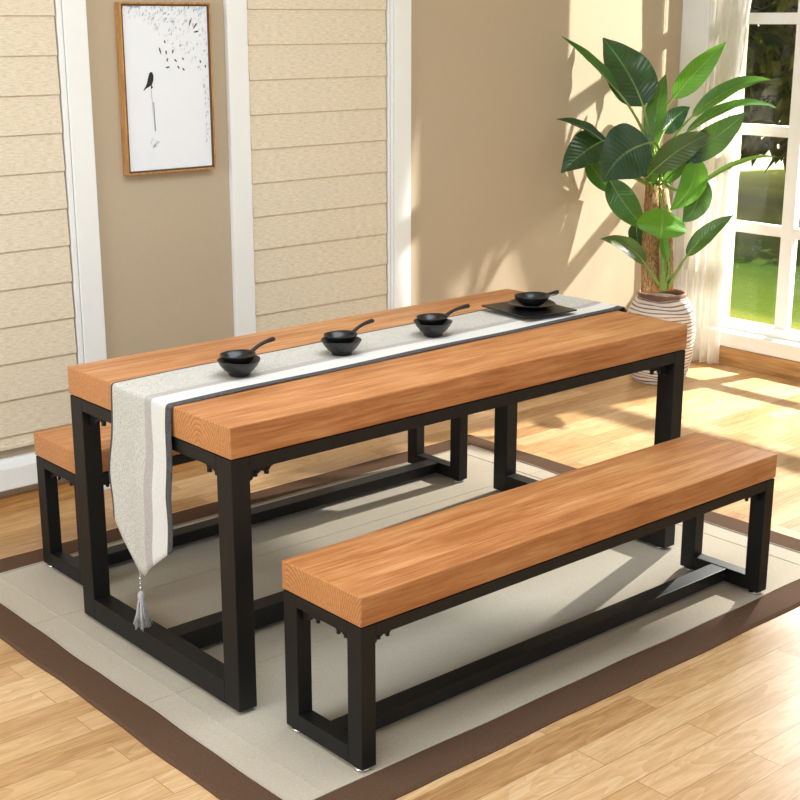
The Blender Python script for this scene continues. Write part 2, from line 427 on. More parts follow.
# ------------------------------------------------------------------ framed print
PX0, PX1, PZ0, PZ1 = .763, 1.131, 1.137, 1.724
def make_print():
    t = thing('framed_picture', 'tall framed print of a black bird and drifting leaves on the beige wall', 'picture', ((PX0 + PX1) / 2, YW, PZ0))
    w = (PX1 - PX0) / 2; h = PZ1 - PZ0; D = .036
    b = newbm(); fw = .006
    box(b, -w, -w + fw, -D, -.001, 0, h, .002); box(b, w - fw, w, -D, -.001, 0, h, .002)
    box(b, -w + fw, w - fw, -D, -.001, 0, fw, .002); box(b, -w + fw, w - fw, -D, -.001, h - fw, h, .002)
    # thin dark inner slip of the float frame
    s = .005
    i0 = fw
    f = obj('frame', b, M['pframe'], t)
    b2 = newbm()
    box(b2, -w + i0, -w + i0 + s, -D + .002, -.004, i0, h - i0); box(b2, w - i0 - s, w - i0, -D + .002, -.004, i0, h - i0)
    box(b2, -w + i0, w - i0, -D + .002, -.004, i0, i0 + s); box(b2, -w + i0, w - i0, -D + .004, -.004, h - i0 - s, h - i0)
    obj('inner_slip', b2, M['pframedark'], f)
    # the print, marks as shallow relief of ink
    b3 = newbm(); e = i0 + s + .001
    box(b3, -w + e, w - e, -D + .008, -.006, e, h - e, 0, 0, 0)
    yf = -D + .0076
    W2, H2 = 2 * (w - e), h - 2 * e
    def P(u, v): return Vector((-w + e + u * W2, yf, e + (1 - v) * H2))   # u,v from top left
    def dash(u, v, L, wd, ang, mi):
        c = P(u, v); d = Vector((math.cos(ang), 0, math.sin(ang))); n = Vector((-d.z, 0, d.x))
        pts = []
        for k in range(8):
            a = 2 * PI * k / 8
            pts.append(c + d * (L / 2 * math.cos(a)) + n * (wd / 2 * math.sin(a)) * (1 + .3 * math.cos(a)))
        f = b3.faces.new([b3.verts.new(p) for p in pts]); f.material_index = mi
    rng = random.Random(3)
    # faint arc of drifting leaves from the top left down the right side
    for _ in range(430):
        u = rng.random(); v = rng.random() ** 1.5 * .62
        edge = .02 + max(0, (u - .25)) * .15 if u < .25 else None
        low = .06 + .42 * max(0, (u - .28)) ** .75 + (.25 * max(0, u - .85) / .15)
        if u < .25 and v > .07: continue
        if v > low + .03: continue
        dash(u, v, .010 + .004 * rng.random(), .0042, PI / 2 + rng.uniform(-.7, .7) - .5, 1 if rng.random() < .72 else 2)
    for _ in range(30):
        u = rng.uniform(.93, .985); v = rng.uniform(.5, .85)
        dash(u, v, .010, .0036, PI / 2 + rng.uniform(-.3, .3), 1 if rng.random() < .7 else 2)
    for u, v, L, a in ((.42, .27, .026, 1.85), (.49, .28, .016, 1.7), (.57, .275, .016, 1.3), (.48, .215, .012, 1.9), (.5, .325, .014, 1.4), (.6, .33, .015, 2.4),
                       (.5, .37, .018, .1), (.63, .372, .014, 2.1), (.69, .385, .014, 2.3), (.69, .32, .012, 2.2),
                       (.79, .10, .026, 1.25), (.85, .12, .028, .9), (.86, .155, .022, .15), (.9, .34, .012, 1.9), (.96, .37, .012, 1.8)):
        dash(u, v, L, .0058, a, 4)
    # bird
    def poly(pts, mi):
        b3.faces.new([b3.verts.new(P((u - .36) * .85 + .315, (v - .46) * .9 + .445) + Vector((0, -.0003, 0))) for u, v in pts]).material_index = mi
    poly([(.315, .418), (.335, .405), (.36, .408), (.375, .43), (.372, .46), (.35, .49), (.325, .50), (.29, .495), (.28, .48), (.295, .45)], 3)
    poly([(.29, .495), (.325, .50), (.27, .515), (.235, .53), (.228, .525), (.262, .50), (.28, .48)], 3)
    poly([(.338, .492), (.345, .492), (.36, .51), (.34, .52), (.33, .515)], 3)
    def perch(pts, mi):
        b3.faces.new([b3.verts.new(Vector((-w + e + u * W2, yf - .0003, e + (1 - v) * H2))) for u, v in pts]).material_index = mi
    perch([(.288, .50), (.295, .50), (.320, .76), (.314, .76)], 2)
    perch([(.312, .58), (.318, .58), (.326, .76), (.320, .76)], 3)
    for k in range(16):
        dash(.305 + rng.uniform(-.05, .05), .80 + .07 * rng.random(), .012, .004, rng.uniform(0, 3), 1)
    o = obj('print', b3, [M['paper'], M['inkgrey'], M['inkmid'], M['ink'], M['inkolive']], t)
    return t
make_print()

# ------------------------------------------------------------------ rug
def make_rug():
    t = thing('rug', 'cream woven rug with brown cloth border under the table and benches', 'rug', (0, 0, 0))
    ix0, ix1, iy0, iy1 = -.142, 1.982, -.418, 1.238
    ox0, ox1, oy0, oy1 = -.242, 2.085, -.525, 1.352
    b = newbm(); box(b, ix0 - .01, ix1 + .01, iy0 - .01, iy1 + .01, .0005, .006)
    # stitched crease lines as very low ridges
    for k in range(4):
        x = ix0 + .1 + k * .002
    for x in (ix0 + .085, ix1 - .09):
        box(b, x, x + .004, iy0, iy1, .006, .0074)
    for y in (.21, .83): box(b, ix0, ix1, y, y + .003, .006, .0071)
    obj('woven_field', b, M['rug'], t)
    # border: mitred frame with slightly wavy inner edge
    b = newbm()
    N = 40
    rng = random.Random(5)
    def wave(s, ph): return .002 * math.sin(s * 7 + ph) + .0012 * math.sin(s * 17 + ph * 2)
    inner = []; outer = []
    def side(p0, p1, q0, q1, nrm, ph):
        for i in range(N):
            f = i / N
            w = math.sin(PI * f) ** .3 if 0 < f < 1 else 0
            a = Vector(p0).lerp(Vector(p1), f) + Vector(nrm) * wave(f * 2.2, ph) * w
            c = Vector(q0).lerp(Vector(q1), f) + Vector(nrm) * wave(f * 2.2 + 1, ph + 1) * w * 1.2
            inner.append(a); outer.append(c)
    side((ix0, iy0), (ix1, iy0), (ox0, oy0), (ox1, oy0), (0, 1), .3)
    side((ix1, iy0), (ix1, iy1), (ox1, oy0), (ox1, oy1), (1, 0), 1.7)
    side((ix1, iy1), (ix0, iy1), (ox1, oy1), (ox0, oy1), (0, 1), 2.9)
    side((ix0, iy1), (ix0, iy0), (ox0, oy1), (ox0, oy0), (1, 0), 4.4)
    n = len(inner)
    def ring(pts, z): return [b.verts.new((p.x, p.y, z)) for p in pts]
    mid = [i_.lerp(o_, .06) for i_, o_ in zip(inner, outer)]; mid2 = [i_.lerp(o_, .93) for i_, o_ in zip(inner, outer)]
    R = [ring(inner, .0055), ring(mid, .0095), ring(mid2, .0095), ring(outer, .003), ring(outer, .0005), ring(inner, .0005)]
    for A, B in zip(R, R[1:] + R[:1]):
        for i in range(n): b.faces.new((A[i], A[(i + 1) % n], B[(i + 1) % n], B[i]))
    obj('border', b, M['rugborder'], t)
    b = newbm()
    tube(b, [(p.x, p.y, .0078) for p in inner] + [(inner[0].x, inner[0].y, .0078)], .0022, 6)
    obj('piping', b, M['rug'], t)
make_rug()
RUG = .006

# ------------------------------------------------------------------ table and benches
def frame_set(name, label, cat, loc, L, W, H, T, lx, ly, rail, foot, group=None, sw=.06):
    t = thing(name, label, cat, loc, 0, group)
    i = .002
    zt = H - T               # underside of slab
    gl = .012
    # slab
    b = newbm(); box(b, 0, L, 0, W, zt, H, .004, 3)
    obj('tabletop' if cat == 'table' else 'seat', b, M['wood' if cat == 'table' else 'bwood'], t, auto=40)
    top = zt - .003
    zl0 = RUG + .009
    for sx in (0, 1):
        for sy in (0, 1):
            x0 = i if sx == 0 else L - i - lx; y0 = i if sy == 0 else W - i - ly
            leg = obj('leg', box(newbm(), x0, x0 + lx, y0, y0 + ly, zl0, top, .0025), M['black'], t)
            b = newbm(); lathe(b, [(.021, RUG + .0005), (.021, RUG + .004), (.017, RUG + .0065), (.008, RUG + .007), (.008, zl0 + .001)], 20, x0 + lx / 2, y0 + ly / 2)
            obj('levelling_foot', b, M['chrome'], leg)
        xx0 = i if sx == 0 else L - i - lx
        obj('end_rail', box(newbm(), xx0, xx0 + lx, i + ly, W - i - ly, top - rail, top, .002), M['black'], t)
        obj('foot_rail', box(newbm(), xx0, xx0 + lx, i + ly, W - i - ly, zl0, zl0 + foot, .002), M['black'], t)
    for sy in (0, 1):
        y0 = i if sy == 0 else W - i - ly
        obj('side_rail', box(newbm(), i + lx, L - i - lx, y0, y0 + ly, top - rail, top, .002), M['black'], t)
    # thin black sheet standing in for the shadow between slab and frame
    b = newbm(); box(b, i + .01, L - i - .01, i + .01, W - i - .01, top - .001, zt + .001)
    obj('shadow_strip', b, M['black'], t)
    st = obj('stretcher', box(newbm(), i + lx - .001, L - i - lx + .001, W / 2 - sw / 2, W / 2 + sw / 2, zl0 + .004, zl0 + foot - .002, .002), M['black'], t)
    for x, d in ((i + lx + .018, 1), (L - i - lx - .018, -1)):
        for s in (-1, 1):
            b = newbm(); yb = W / 2 + s * (sw / 2)
            tube(b, [(x, yb - s * .002, zl0 + foot / 2), (x, yb + s * .006, zl0 + foot / 2)], .007, 10)
            obj('bolt', b, M['black'], st)
    # scalloped corner brackets under the rails, with bolt heads
    def bracket(ox, oy, dx, dy, k):
        """plate starts at the leg corner (ox,oy) and runs along (dx,dy)"""
        b = newbm()
        prof = [(0, 0), (.088, 0), (.088, -.012), (.080, -.015), (.078, -.020), (.060, -.022), (.052, -.019), (.044, -.024), (.030, -.026), (.026, -.036), (.012, -.040), (0, -.046)]
        prof = [(p * k, q * k) for p, q in prof]
        nx, ny = -dy, dx
        th = .006
        A = [b.verts.new((ox + dx * p + nx * th / 2, oy + dy * p + ny * th / 2, top - rail + q)) for p, q in prof]
        B = [b.verts.new((ox + dx * p - nx * th / 2, oy + dy * p - ny * th / 2, top - rail + q)) for p, q in prof]
        b.faces.new(A); b.faces.new(B[::-1])
        for j in range(len(A)): b.faces.new((A[j], A[(j + 1) % len(A)], B[(j + 1) % len(A)], B[j]))
        br = obj('bracket', b, M['black'], t)
        b = newbm()
        b.free()
        for p in (.036 * k, .070 * k):
            b = newbm()
            tube(b, [(ox + dx * p, oy + dy * p, top - rail - .016 * k), (ox + dx * p, oy + dy * p, top - rail - .030 * k)], .0065 * k, 10)
            obj('bolt', b, M['black'], br)
    k = 1 if cat == 'table' else .8
    for sx in (0, 1):
        for sy in (0, 1):
            x = i + lx if sx == 0 else L - i - lx
            y = i + ly * .5 if sy == 0 else W - i - ly * .5
            bracket(x, y, 1 if sx == 0 else -1, 0, k)
            x = i + lx * .5 if sx == 0 else L - i - lx * .5
            y = i + ly if sy == 0 else W - i - ly
            bracket(x, y, 0, 1 if sy == 0 else -1, k)
    return t

TL, TW, TH, TT = 1.7165, .789, .75, .0785
frame_set('dining_table', 'long honey-coloured thick-topped wooden dining table on black steel frame legs', 'table', (0, 0, 0), TL, TW, TH, TT, .053, .064, .034, .064)
bench = frame_set('bench', 'honey wood bench with black steel frame in front of the table, nearest us', 'bench', (.055, -.409, 0), 1.578, .294, .443, .0723, .042, .051, .030, .044,
                  'wooden benches at the dining table', .055)
def dup(root, loc, label):
    r = root.copy(); C.objects.link(r); r.location = loc; r['label'] = label
    for ch in list(root.children):
        c = ch.copy(); C.objects.link(c); c.parent = r
        for g in ch.children:
            d = g.copy(); C.objects.link(d); d.parent = c
    return r
dup(bench, (.092, .928, 0), 'honey wood bench behind the table, below the window blinds')

# ------------------------------------------------------------------ table runner
RUNZ = TH + .0015
def make_runner():
    t = thing('table_runner', 'grey striped linen table runner with pointed tasselled end hanging off the table', 'table runner', (0, .39, TH))
    ox, oy, oz = 0, .39, TH
    # strip limits from front (-Y) to back
    lim = [(.245, 1), (.2725, 2), (.340, 3), (.372, 0), (.533, 1), (.541, None)]
    ys = []; mats = []
    for (a, m), (c, _) in zip(lim, lim[1:]):
        n = 5 if m == 0 else (3 if m in (2, 3) else 2)
        for k in range(n): ys.append(a + (c - a) * k / n); mats.append(m)
    ys.append(.541)
    tipy = .425
    def hang(y, tip, zf, zb):
        if y < tipy: return zf + (tip - zf) * (y - .245) / (tipy - .245)
        return zb + (tip - zb) * (.541 - y) / (.541 - tipy)
    bm = newbm()
    cols = []; tip_pts = []
    for y in ys:
        col = []
        zb = hang(y, .243, .372, .388)
        n = 26
        for k in range(n):                         # left hang, bottom to top
            f = k / (n - 1)
            z = zb + (RUNZ - .010 - zb) * f
            s = (TH - z)
            rip = .007 * math.sin(s * 13 + y * 9) * min(1, s * 5) + .004 * math.sin(s * 31 + 1) * min(1, s * 4)
            x = -.0045 - min(.012, s * .05) + .004 * math.sin(y * 40 + s * 6) * min(1, s * 4)
            col.append(Vector((min(x, -.0035), y + rip, z)))
        for k in range(1, 5):                      # bend at the edge
            a = PI / 2 * k / 5
            r = .010
            col.append(Vector((-.0045 + r - r * math.cos(a), y, RUNZ - r + r * math.sin(a))))
        n = 40
        xe = TL - .05
        for k in range(n):
            x = .006 + (xe - .006) * k / (n - 1)
            col.append(Vector((x, y + .022 * x, RUNZ + .0012 * (1 + math.sin(x * 9 + y * 23)) * min(1, x * 5))))
        # far end: stiff curl over the right edge, then the pointed drop
        zb2 = TH - .052
        R_ = .034
        for k in range(1, 9):
            a = PI / 2 * k / 8
            col.append(Vector((xe + .05 + .008 + R_ * math.sin(a) * 1.1, y + .022 * TL, RUNZ + .012 * min(1, k / 3) - R_ + R_ * math.cos(a) + 0)))
        for k in range(1, 12):
            z0 = RUNZ + .012 - R_
            col.append(Vector((TL + .008 + R_ * 1.1 - .02 * min(1, k / 6), y + .022 * TL, z0 + (zb2 - z0) * k / 11)))
        cols.append([bm.verts.new(p - Vector((ox, oy, oz))) for p in col]); tip_pts.append(col[0] - Vector((ox, oy, oz)))
    for j in range(len(cols) - 1):
        for k in range(len(cols[0]) - 1):
            f = bm.faces.new((cols[j][k], cols[j][k + 1], cols[j + 1][k + 1], cols[j + 1][k])); f.material_index = mats[j]; f.smooth = True
    o = obj('cloth', bm, [M['linen'], M['charcoal'], M['whiteband'], M['lilac']], t)
    md = o.modifiers.new('thickness', 'SOLIDIFY'); md.thickness = .0018; md.offset = 0
    # tassels
    def tassel(x, y, z):
        b = newbm()
        tube(b, [(x, y, z + .004), (x, y, z - .062)], .0012, 6)
        ta = obj('tassel_cord', b, M['tassel'], t)
        b = newbm()
        for zz, r in ((z - .016, .0042), (z - .030, .0036), (z - .043, .0050)):
            bmesh.ops.create_icosphere(b, subdivisions=2, radius=r, matrix=Matrix.Translation((x, y, zz)))
        obj('bead', b, M['chrome'], ta, smooth=True)
        b = newbm()
        lathe(b, [(.0025, z - .052), (.008, z - .056), (.0105, z - .064), (.010, z - .072), (.0085, z - .076), (.0105, z - .08)], 20, x, y)
        rng = random.Random(2)
        for k in range(130):
            a = rng.uniform(0, 2 * PI); r0 = rng.uniform(.002, .009); r1 = r0 * 2.4 + rng.uniform(.001, .007)
            zz = z - .150 + rng.uniform(-.008, .012)
            tube(b, [(x + r0 * math.cos(a), y + r0 * math.sin(a), z - .074), (x + (r0 + r1) / 2 * math.cos(a + .1), y + (r0 + r1) / 2 * math.sin(a + .1), z - .12),
                     (x + r1 * math.cos(a + .15), y + r1 * math.sin(a + .15), zz)], .0011, 4)
        obj('tassel', b, M['tassel'], t)
    jt = min(range(len(ys)), key=lambda j: abs(ys[j] - tipy))
    tp = tip_pts[jt]
    tassel(tp.x, tp.y, tp.z)
make_runner()

# ------------------------------------------------------------------ tableware
TZ = RUNZ + .0040
def wobf(amp, ph):
    return lambda r, z, a: (r * (1 + amp * math.sin(2 * a + ph) + amp * .6 * math.sin(3 * a + 2 * ph)), z + .0012 * math.sin(2 * a + ph) * (r / .05))
def lower_bowl():
    b = newbm()
    prof = [(.026, 0), (.029, .002), (.028, .006), (.040, .016), (.051, .029), (.0575, .041), (.0585, .043), (.0565, .0425), (.049, .030), (.037, .018), (.020, .0105), (.002, .009)]
    lathe(b, prof, 40, wob=wobf(.012, .7))
    return obj('bowl', b, M['bowl'], smooth=True)
def scoop(rad=.048, h=.030, handle=.110, rise=.025, name='handled_bowl', label='', group=None):
    t = thing(name, label, 'bowl', (0, 0, 0), 0, group)
    b = newbm(); k = rad / .048; q = h / .030
    prof = [(.018, 0), (.022, .0015), (.034, .009), (.043, .019), (.0475, .029), (.048, .031), (.0462, .0308), (.040, .020), (.030, .011), (.015, .006), (.002, .005)]
    lathe(b, [(r * k, z * q) for r, z in prof], 40, wob=wobf(.02, 1.3))
    obj('bowl_body', b, M['bowl'], t, smooth=True)
    b = newbm()
    p = bez((rad * .90, 0, h * .80), (rad * 1.45, 0, h * .8 + rise * .9), (rad + handle * .72, .004, h * .8 + rise), 10)
    p.append(Vector((rad + handle * .76, .004, h * .8 + rise - .002)))
    tube(b, p, [.0062, .006, .0056, .0052, .005, .005, .0052, .0056, .0062, .0064, .0045], 10)
    obj('handle', b, M['bowlrough'], t)
    return t
spots = [((.290, .381), 'the leftmost bowl pair on the runner'),
         ((.643, .387), 'the middle bowl pair on the runner'),
         ((.999, .394), 'the bowl pair nearest the square plate')]
lb = lower_bowl(); sc = scoop(label='x', group='handled scoop bowls on the table')
for k, ((x, y), w) in enumerate(spots):
    o = lb if k == 0 else lb.copy()
    if k: C.objects.link(o)
    o.location = (x, y, TZ); o.rotation_euler = (0, 0, .8 * k)
    tag(o, 'wide black bowl at the bottom of ' + w, 'bowl', 'wide black bowls on the runner')
    s = sc if k == 0 else dup(sc, (0, 0, 0), '')
    s.location = (x - .002, y + .002, TZ + .027); s.rotation_euler = (.0, .0, (.08, .06, -.22)[k])
    s['label'] = 'black handled bowl on top of ' + w
# stack at the far end: square plate, saucer, handled bowl
def square_plate():
    b = newbm(); n = 12
    def loop(hx, hy, z, c=.012):
        pts = []
        for sx, sy, a0 in ((1, 1, 0), (-1, 1, PI / 2), (-1, -1, PI), (1, -1, 1.5 * PI)):
            for k in range(5):
                a = a0 + PI / 2 * k / 4
                x = sx * (hx - c) + c * math.cos(a); y = sy * (hy - c) + c * math.sin(a)
                zz = z + .0025 * ((x / hx) ** 2 * (y / hy) ** 2) * (1 if z > .004 else 0)
                pts.append(b.verts.new((x, y, zz)))
        return pts
    LL = [loop(.07, .08, 0), loop(.078, .088, .003), loop(.104, .118, .010, .006), loop(.104, .118, .0130, .006), loop(.100, .114, .0130, .006), loop(.09, .10, .0118), loop(.01, .01, .0116, .004)]
    for A, B in zip(LL, LL[1:]):
        m = len(A)
        for i in range(m): b.faces.new((A[i], A[(i + 1) % m], B[(i + 1) % m], B[i]))
    b.faces.new(LL[0][::-1]); b.faces.new(LL[-1])
    return b
o = obj('square_plate', square_plate(), M['bowl'], auto=50); o.location = (1.455, .435, TZ + .001); o.rotation_euler = (0, 0, -.09)
tag(o, 'black square plate on the runner at the far end of the table', 'plate')
b = newbm(); lathe(b, [(.045, 0), (.050, .002), (.070, .009), (.078, .0125), (.079, .0145), (.076, .0145), (.066, .0105), (.046, .0055), (.002, .005)], 40, wob=wobf(.015, .2))
o = obj('saucer', b, M['bowl'], smooth=True); o.location = (1.473, .440, TZ + .0150)
tag(o, 'round black saucer between the square plate and the handled bowl', 'saucer')
s = scoop(.058, .034, .085, .004, 'handled_bowl', 'black handled bowl on the saucer and square plate, at the far end of the table', 'handled scoop bowls on the table')
s.location = (1.462, .430, TZ + .0215); s.rotation_euler = (0, 0, -.05)

# ------------------------------------------------------------------ camera
CAM = Vector((-1.70138, -2.55755, 1.66510)); RX, RZ = 1.29978647, -.716334427; F = 1367.78
cam = bpy.data.cameras.new('camera'); co = bpy.data.objects.new('camera', cam); C.objects.link(co)
co.location = CAM; co.rotation_euler = (RX, 0, RZ); cam.sensor_width = 36; cam.lens = F / 800 * 36; cam.clip_end = 600
bpy.context.scene.camera = co
MR = Matrix.Rotation(RZ, 3, 'Z') @ Matrix.Rotation(RX, 3, 'X')
PC = Vector((3.40, 1.42, 0))                                  # plant centre
D0 = -(MR.transposed() @ (PC + Vector((0, 0, .9)) - CAM)).z
def at(u, v, d=0):
    """point of the plant: leaf positions read off the photo, d metres towards the viewer from the trunk"""
    D = D0 - d
    return CAM + MR @ Vector(((u - 400) / F * D, -(v - 400) / F * D, -D))
VIEW = (MR @ Vector((0, 0, 1))).normalized()                  # towards the viewer
PXM = D0 / F

# ------------------------------------------------------------------ potted plant
plant = thing('potted_plant', 'tall green broad-leaved potted plant in a ribbed stoneware pot by the window', 'plant', tuple(PC))
def make_pot():
    b = newbm()
    key = [(.105, 0), (.122, .02), (.140, .06), (.153, .12), (.160, .19), (.163, .25), (.160, .30), (.152, .345), (.128, .385), (.108, .408)]
    def R(z):
        for (r0, z0), (r1, z1) in zip(key, key[1:]):
            if z <= z1:
                f = (z - z0) / (z1 - z0); f = f * f * (3 - 2 * f) * .4 + f * .6
                return r0 + (r1 - r0) * f
        return key[-1][0]
    prof = []; n = 150; gr = []
    for i in range(n + 1):
        z = .408 * i / n
        ph = (z / .0168) % 1.0
        prof.append((R(z) + .0042 * math.sin(PI * ph) - .001, z)); gr.append(1 - math.sin(PI * ph))
    rings = lathe(b, prof, 64, wob=lambda r, z, a: (r, z + .003 * math.sin(2 * a + z * 40) + .002 * math.sin(5 * a + z * 90) if z > .01 else z))
    o = obj('pot', b, M['pot'], plant, smooth=True)
    at_ = o.data.attributes.new('groove', 'FLOAT', 'POINT')
    for i, v in enumerate(o.data.vertices): at_.data[i].value = gr[min(i // 64, n)]
    b = newbm()
    lathe(b, [(.104, .402), (.110, .408), (.114, .420), (.113, .429), (.105, .431), (.099, .425), (.097, .405)], 48, cap_bottom=False)
    obj('pot_rim', b, M['potrim'], o, smooth=True)
    b = newbm(); lathe(b, [(.1, .39), (.099, .405), (.05, .412), (.002, .415)], 32)
    obj('soil', b, M['soil'], plant)
make_pot()

def rel(p): return p - PC
def trunk(pts, rad):
    b = newbm(); rng = random.Random(len(pts))
    P = []; Rr = []
    for (p, q), (r0, r1) in zip(zip(pts, pts[1:]), zip(rad, rad[1:])):
        for k in range(8):
            f = k / 8; P.append(rel(p.lerp(q, f))); Rr.append((r0 + (r1 - r0) * f) * (1 + rng.uniform(-.05, .05)))
    P.append(rel(pts[-1])); Rr.append(rad[-1])
    tube(b, P, Rr, 14)
    return b
obj('trunk', trunk([at(650, 292, .02), at(651, 235, .01), at(654, 178, 0)], [.043, .041, .038]), M['bark'], plant)
obj('trunk', trunk([at(668, 290, .05), at(668, 230, .04), at(664, 190, .02)], [.026, .024, .02]), M['bark'], plant)
obj('green_stem', trunk([at(663, 291, .09), at(664, 250, .09), at(668, 205, .08)], [.016, .015, .010]), M['stalk'], plant)

def leaf(base, mid, tip, wpx, mat, nrm=None, fold=.25, root=None, curl=0, twist=0, shape=.75):
    base, mid, tip = at(*base), at(*mid), at(*tip)
    ctrl = mid * 2 - (base + tip) * .5
    nrm = (VIEW if nrm is None else Vector(nrm)).normalized()
    W = wpx * PXM
    bm = newbm(); uvl = bm.loops.layers.uv.new('UVMap')
    NT_, NS = 18, 8
    grid = []
    rng = random.Random(int(wpx * 100 + base.x * 1000)); ph = rng.uniform(0, 6)
    for i in range(NT_ + 1):
        t = i / NT_
        c = base * (1 - t) ** 2 + ctrl * 2 * t * (1 - t) + tip * t * t
        tan = ((ctrl - base) * (1 - t) + (tip - ctrl) * t).normalized()
        side = tan.cross(nrm); side = side.normalized() if side.length > 1e-3 else Vector((1, 0, 0))
        n = side.cross(tan).normalized()
        if twist:
            R_ = Matrix.Rotation(twist * (t - .3), 3, tan); side = R_ @ side; n = R_ @ n
        w = W / 2 * max(.02, math.sin(PI * min(1, t ** shape * .985 + .012))) ** .8 * (1 if t < .8 else (1 - ((t - .8) / .2) ** 2 * .35))
        row = []
        for j in range(NS + 1):
            s = -1 + 2 * j / NS
            p = c + side * (s * w) + n * (fold * w * abs(s) ** 1.4) + n * (curl * w * s * abs(s)) + n * (.05 * w * math.sin(t * 17 + ph + s) * abs(s))
            row.append((bm.verts.new(rel(p)), (j / NS, t)))
        grid.append(row)
    for i in range(NT_):
        for j in range(NS):
            q = (grid[i][j], grid[i][j + 1], grid[i + 1][j + 1], grid[i + 1][j])
            f = bm.faces.new([x[0] for x in q]); f.smooth = True
            for lp, x in zip(f.loops, q): lp[uvl].uv = x[1]
    o = obj('leaf', bm, M[mat], plant)
    # the stalk runs up into the leaf as its rib
    r = at(*(root or (656, 172, 0)))
    d = (ctrl - base).normalized()
    k = base - d * (base - r).length * .45
    b = newbm()
    pts = [Vector(p) for p in bez(r, k, base, 9)]
    pts += [base * (1 - t) ** 2 + ctrl * 2 * t * (1 - t) + tip * t * t - VIEW * .002 for t in (.1, .25, .4, .6)]
    tube(b, [rel(p) for p in pts], [.010, .0092, .0084, .0076, .007, .0064, .0058, .0053, .005, .0042, .0034, .0026, .0014], 8)
    obj('leaf_stalk', b, M['stalk'], o)
    return o
up = Vector((0, 0, 1))
RT = MR @ Vector((1, 0, 0))
# upper left, edge-on leaf
leaf((619, 93, .20), (592, 64, .24), (561, 36, .27), 17, 'leafmid', VIEW * .35 + up * .9 - RT * .3, .5)
# large dark upright leaf
leaf((643, 106, .16), (628, 73, .17), (603, 38, .14), 48, 'leafdark', VIEW + RT * .1, .12)
# centre upright, folded
leaf((653, 150, .12), (657, 108, .12), (666, 74, .1), 22, 'leafmid', VIEW - RT * .5, .2)
# right up
leaf((673, 98, .02), (698, 70, .06), (726, 42, .1), 25, 'leafbright', VIEW * .8 - up * .3, .25)
# right long
leaf((692, 117, .14), (733, 88, .18), (771, 80, .22), 19, 'leafmid', VIEW * .7 + up * .6, .3)
leaf((686, 133, .22), (734, 106, .24), (777, 108, .26), 17, 'leafmid', VIEW * .45 + up * .9, .25)
# glossy dark, right
leaf((680, 160, .2), (716, 137, .24), (746, 112, .24), 29, 'leafdark', (.2, -.9, .5), .15)
# olive centre right
leaf((652, 172, .22), (682, 148, .26), (711, 134, .28), 27, 'leafolive', VIEW + RT * .2, .1)
# thin edge-on, right
leaf((698, 186, .2), (742, 163, .24), (778, 157, .27), 9, 'leafolive', VIEW * .4 + up, .6)
# bright hanging leaf and a darker one behind it
leaf((696, 158, .2), (691, 186, .23), (670, 210, .24), 27, 'leafbright', VIEW + RT * .15, .12, (664, 165, .1))
leaf((702, 178, .14), (696, 204, .15), (682, 222, .15), 26, 'leafmid', VIEW, .15, (664, 170, .05))
# round bright leaf nodding to the viewer
leaf((662, 208, .22), (662, 226, .30), (660, 239, .31), 48, 'leafbright', VIEW + up * .3, -.12, (660, 188, .05), shape=.85)
# dark, lower left of the crown
leaf((610, 180, .2), (626, 206, .2), (646, 229, .15), 27, 'leafmid', VIEW - RT * .2, .2, (650, 185, .06))
leaf((637, 222, .02), (637, 236, .0), (640, 249, .0), 18, 'leafdark', VIEW, .2, (648, 215, .02))
# low left and low right
leaf((645, 264, .12), (626, 246, .16), (600, 239, .2), 18, 'leafolive', VIEW * .9 + up * .35, .3, (660, 286, .08))
leaf((687, 256, .14), (708, 233, .18), (734, 215, .2), 18, 'leafdark', VIEW * .8 + up * .3 - RT * .3, .15, (668, 288, .08))
# big glossy dark leaf, left
leaf((649, 143, .24), (622, 156, .34), (603, 182, .36), 54, 'leafdark', (.12, -.9, .5), .1)
# left, two dark blades
leaf((602, 141, .26), (582, 127, .28), (556, 119, .30), 17, 'leafdark', VIEW * .5 + up * .8, .3)
leaf((607, 140, .25), (587, 150, .29), (561, 173, .31), 38, 'leafdark', VIEW * .85 + up * .4, .12)
leaf((588, 160, .18), (600, 178, .18), (614, 194, .17), 20, 'leafmid', VIEW, .2)
# behind, grey green
leaf((663, 133, -.04), (675, 118, -.06), (690, 107, -.06), 22, 'leafdark', VIEW - up * .4, .15)
# heart of the crown
leaf((648, 178, .14), (645, 160, .16), (640, 138, .17), 18, 'leafolive', VIEW - RT * .3, .3)
leaf((660, 178, .12), (664, 158, .15), (672, 138, .15), 16, 'leafmid', VIEW + RT * .4, .35)
leaf((664, 182, .12), (677, 168, .15), (690, 152, .15), 17, 'leafmid', VIEW * .8 + up * .4, .3)
leaf((652, 182, .15), (652, 168, .17), (650, 150, .18), 14, 'leafbright', VIEW + RT * .3, .4)
leaf((668, 260, .12), (664, 246, .13), (663, 232, .13), 10, 'leafbright', VIEW, .4, (664, 288, .09))

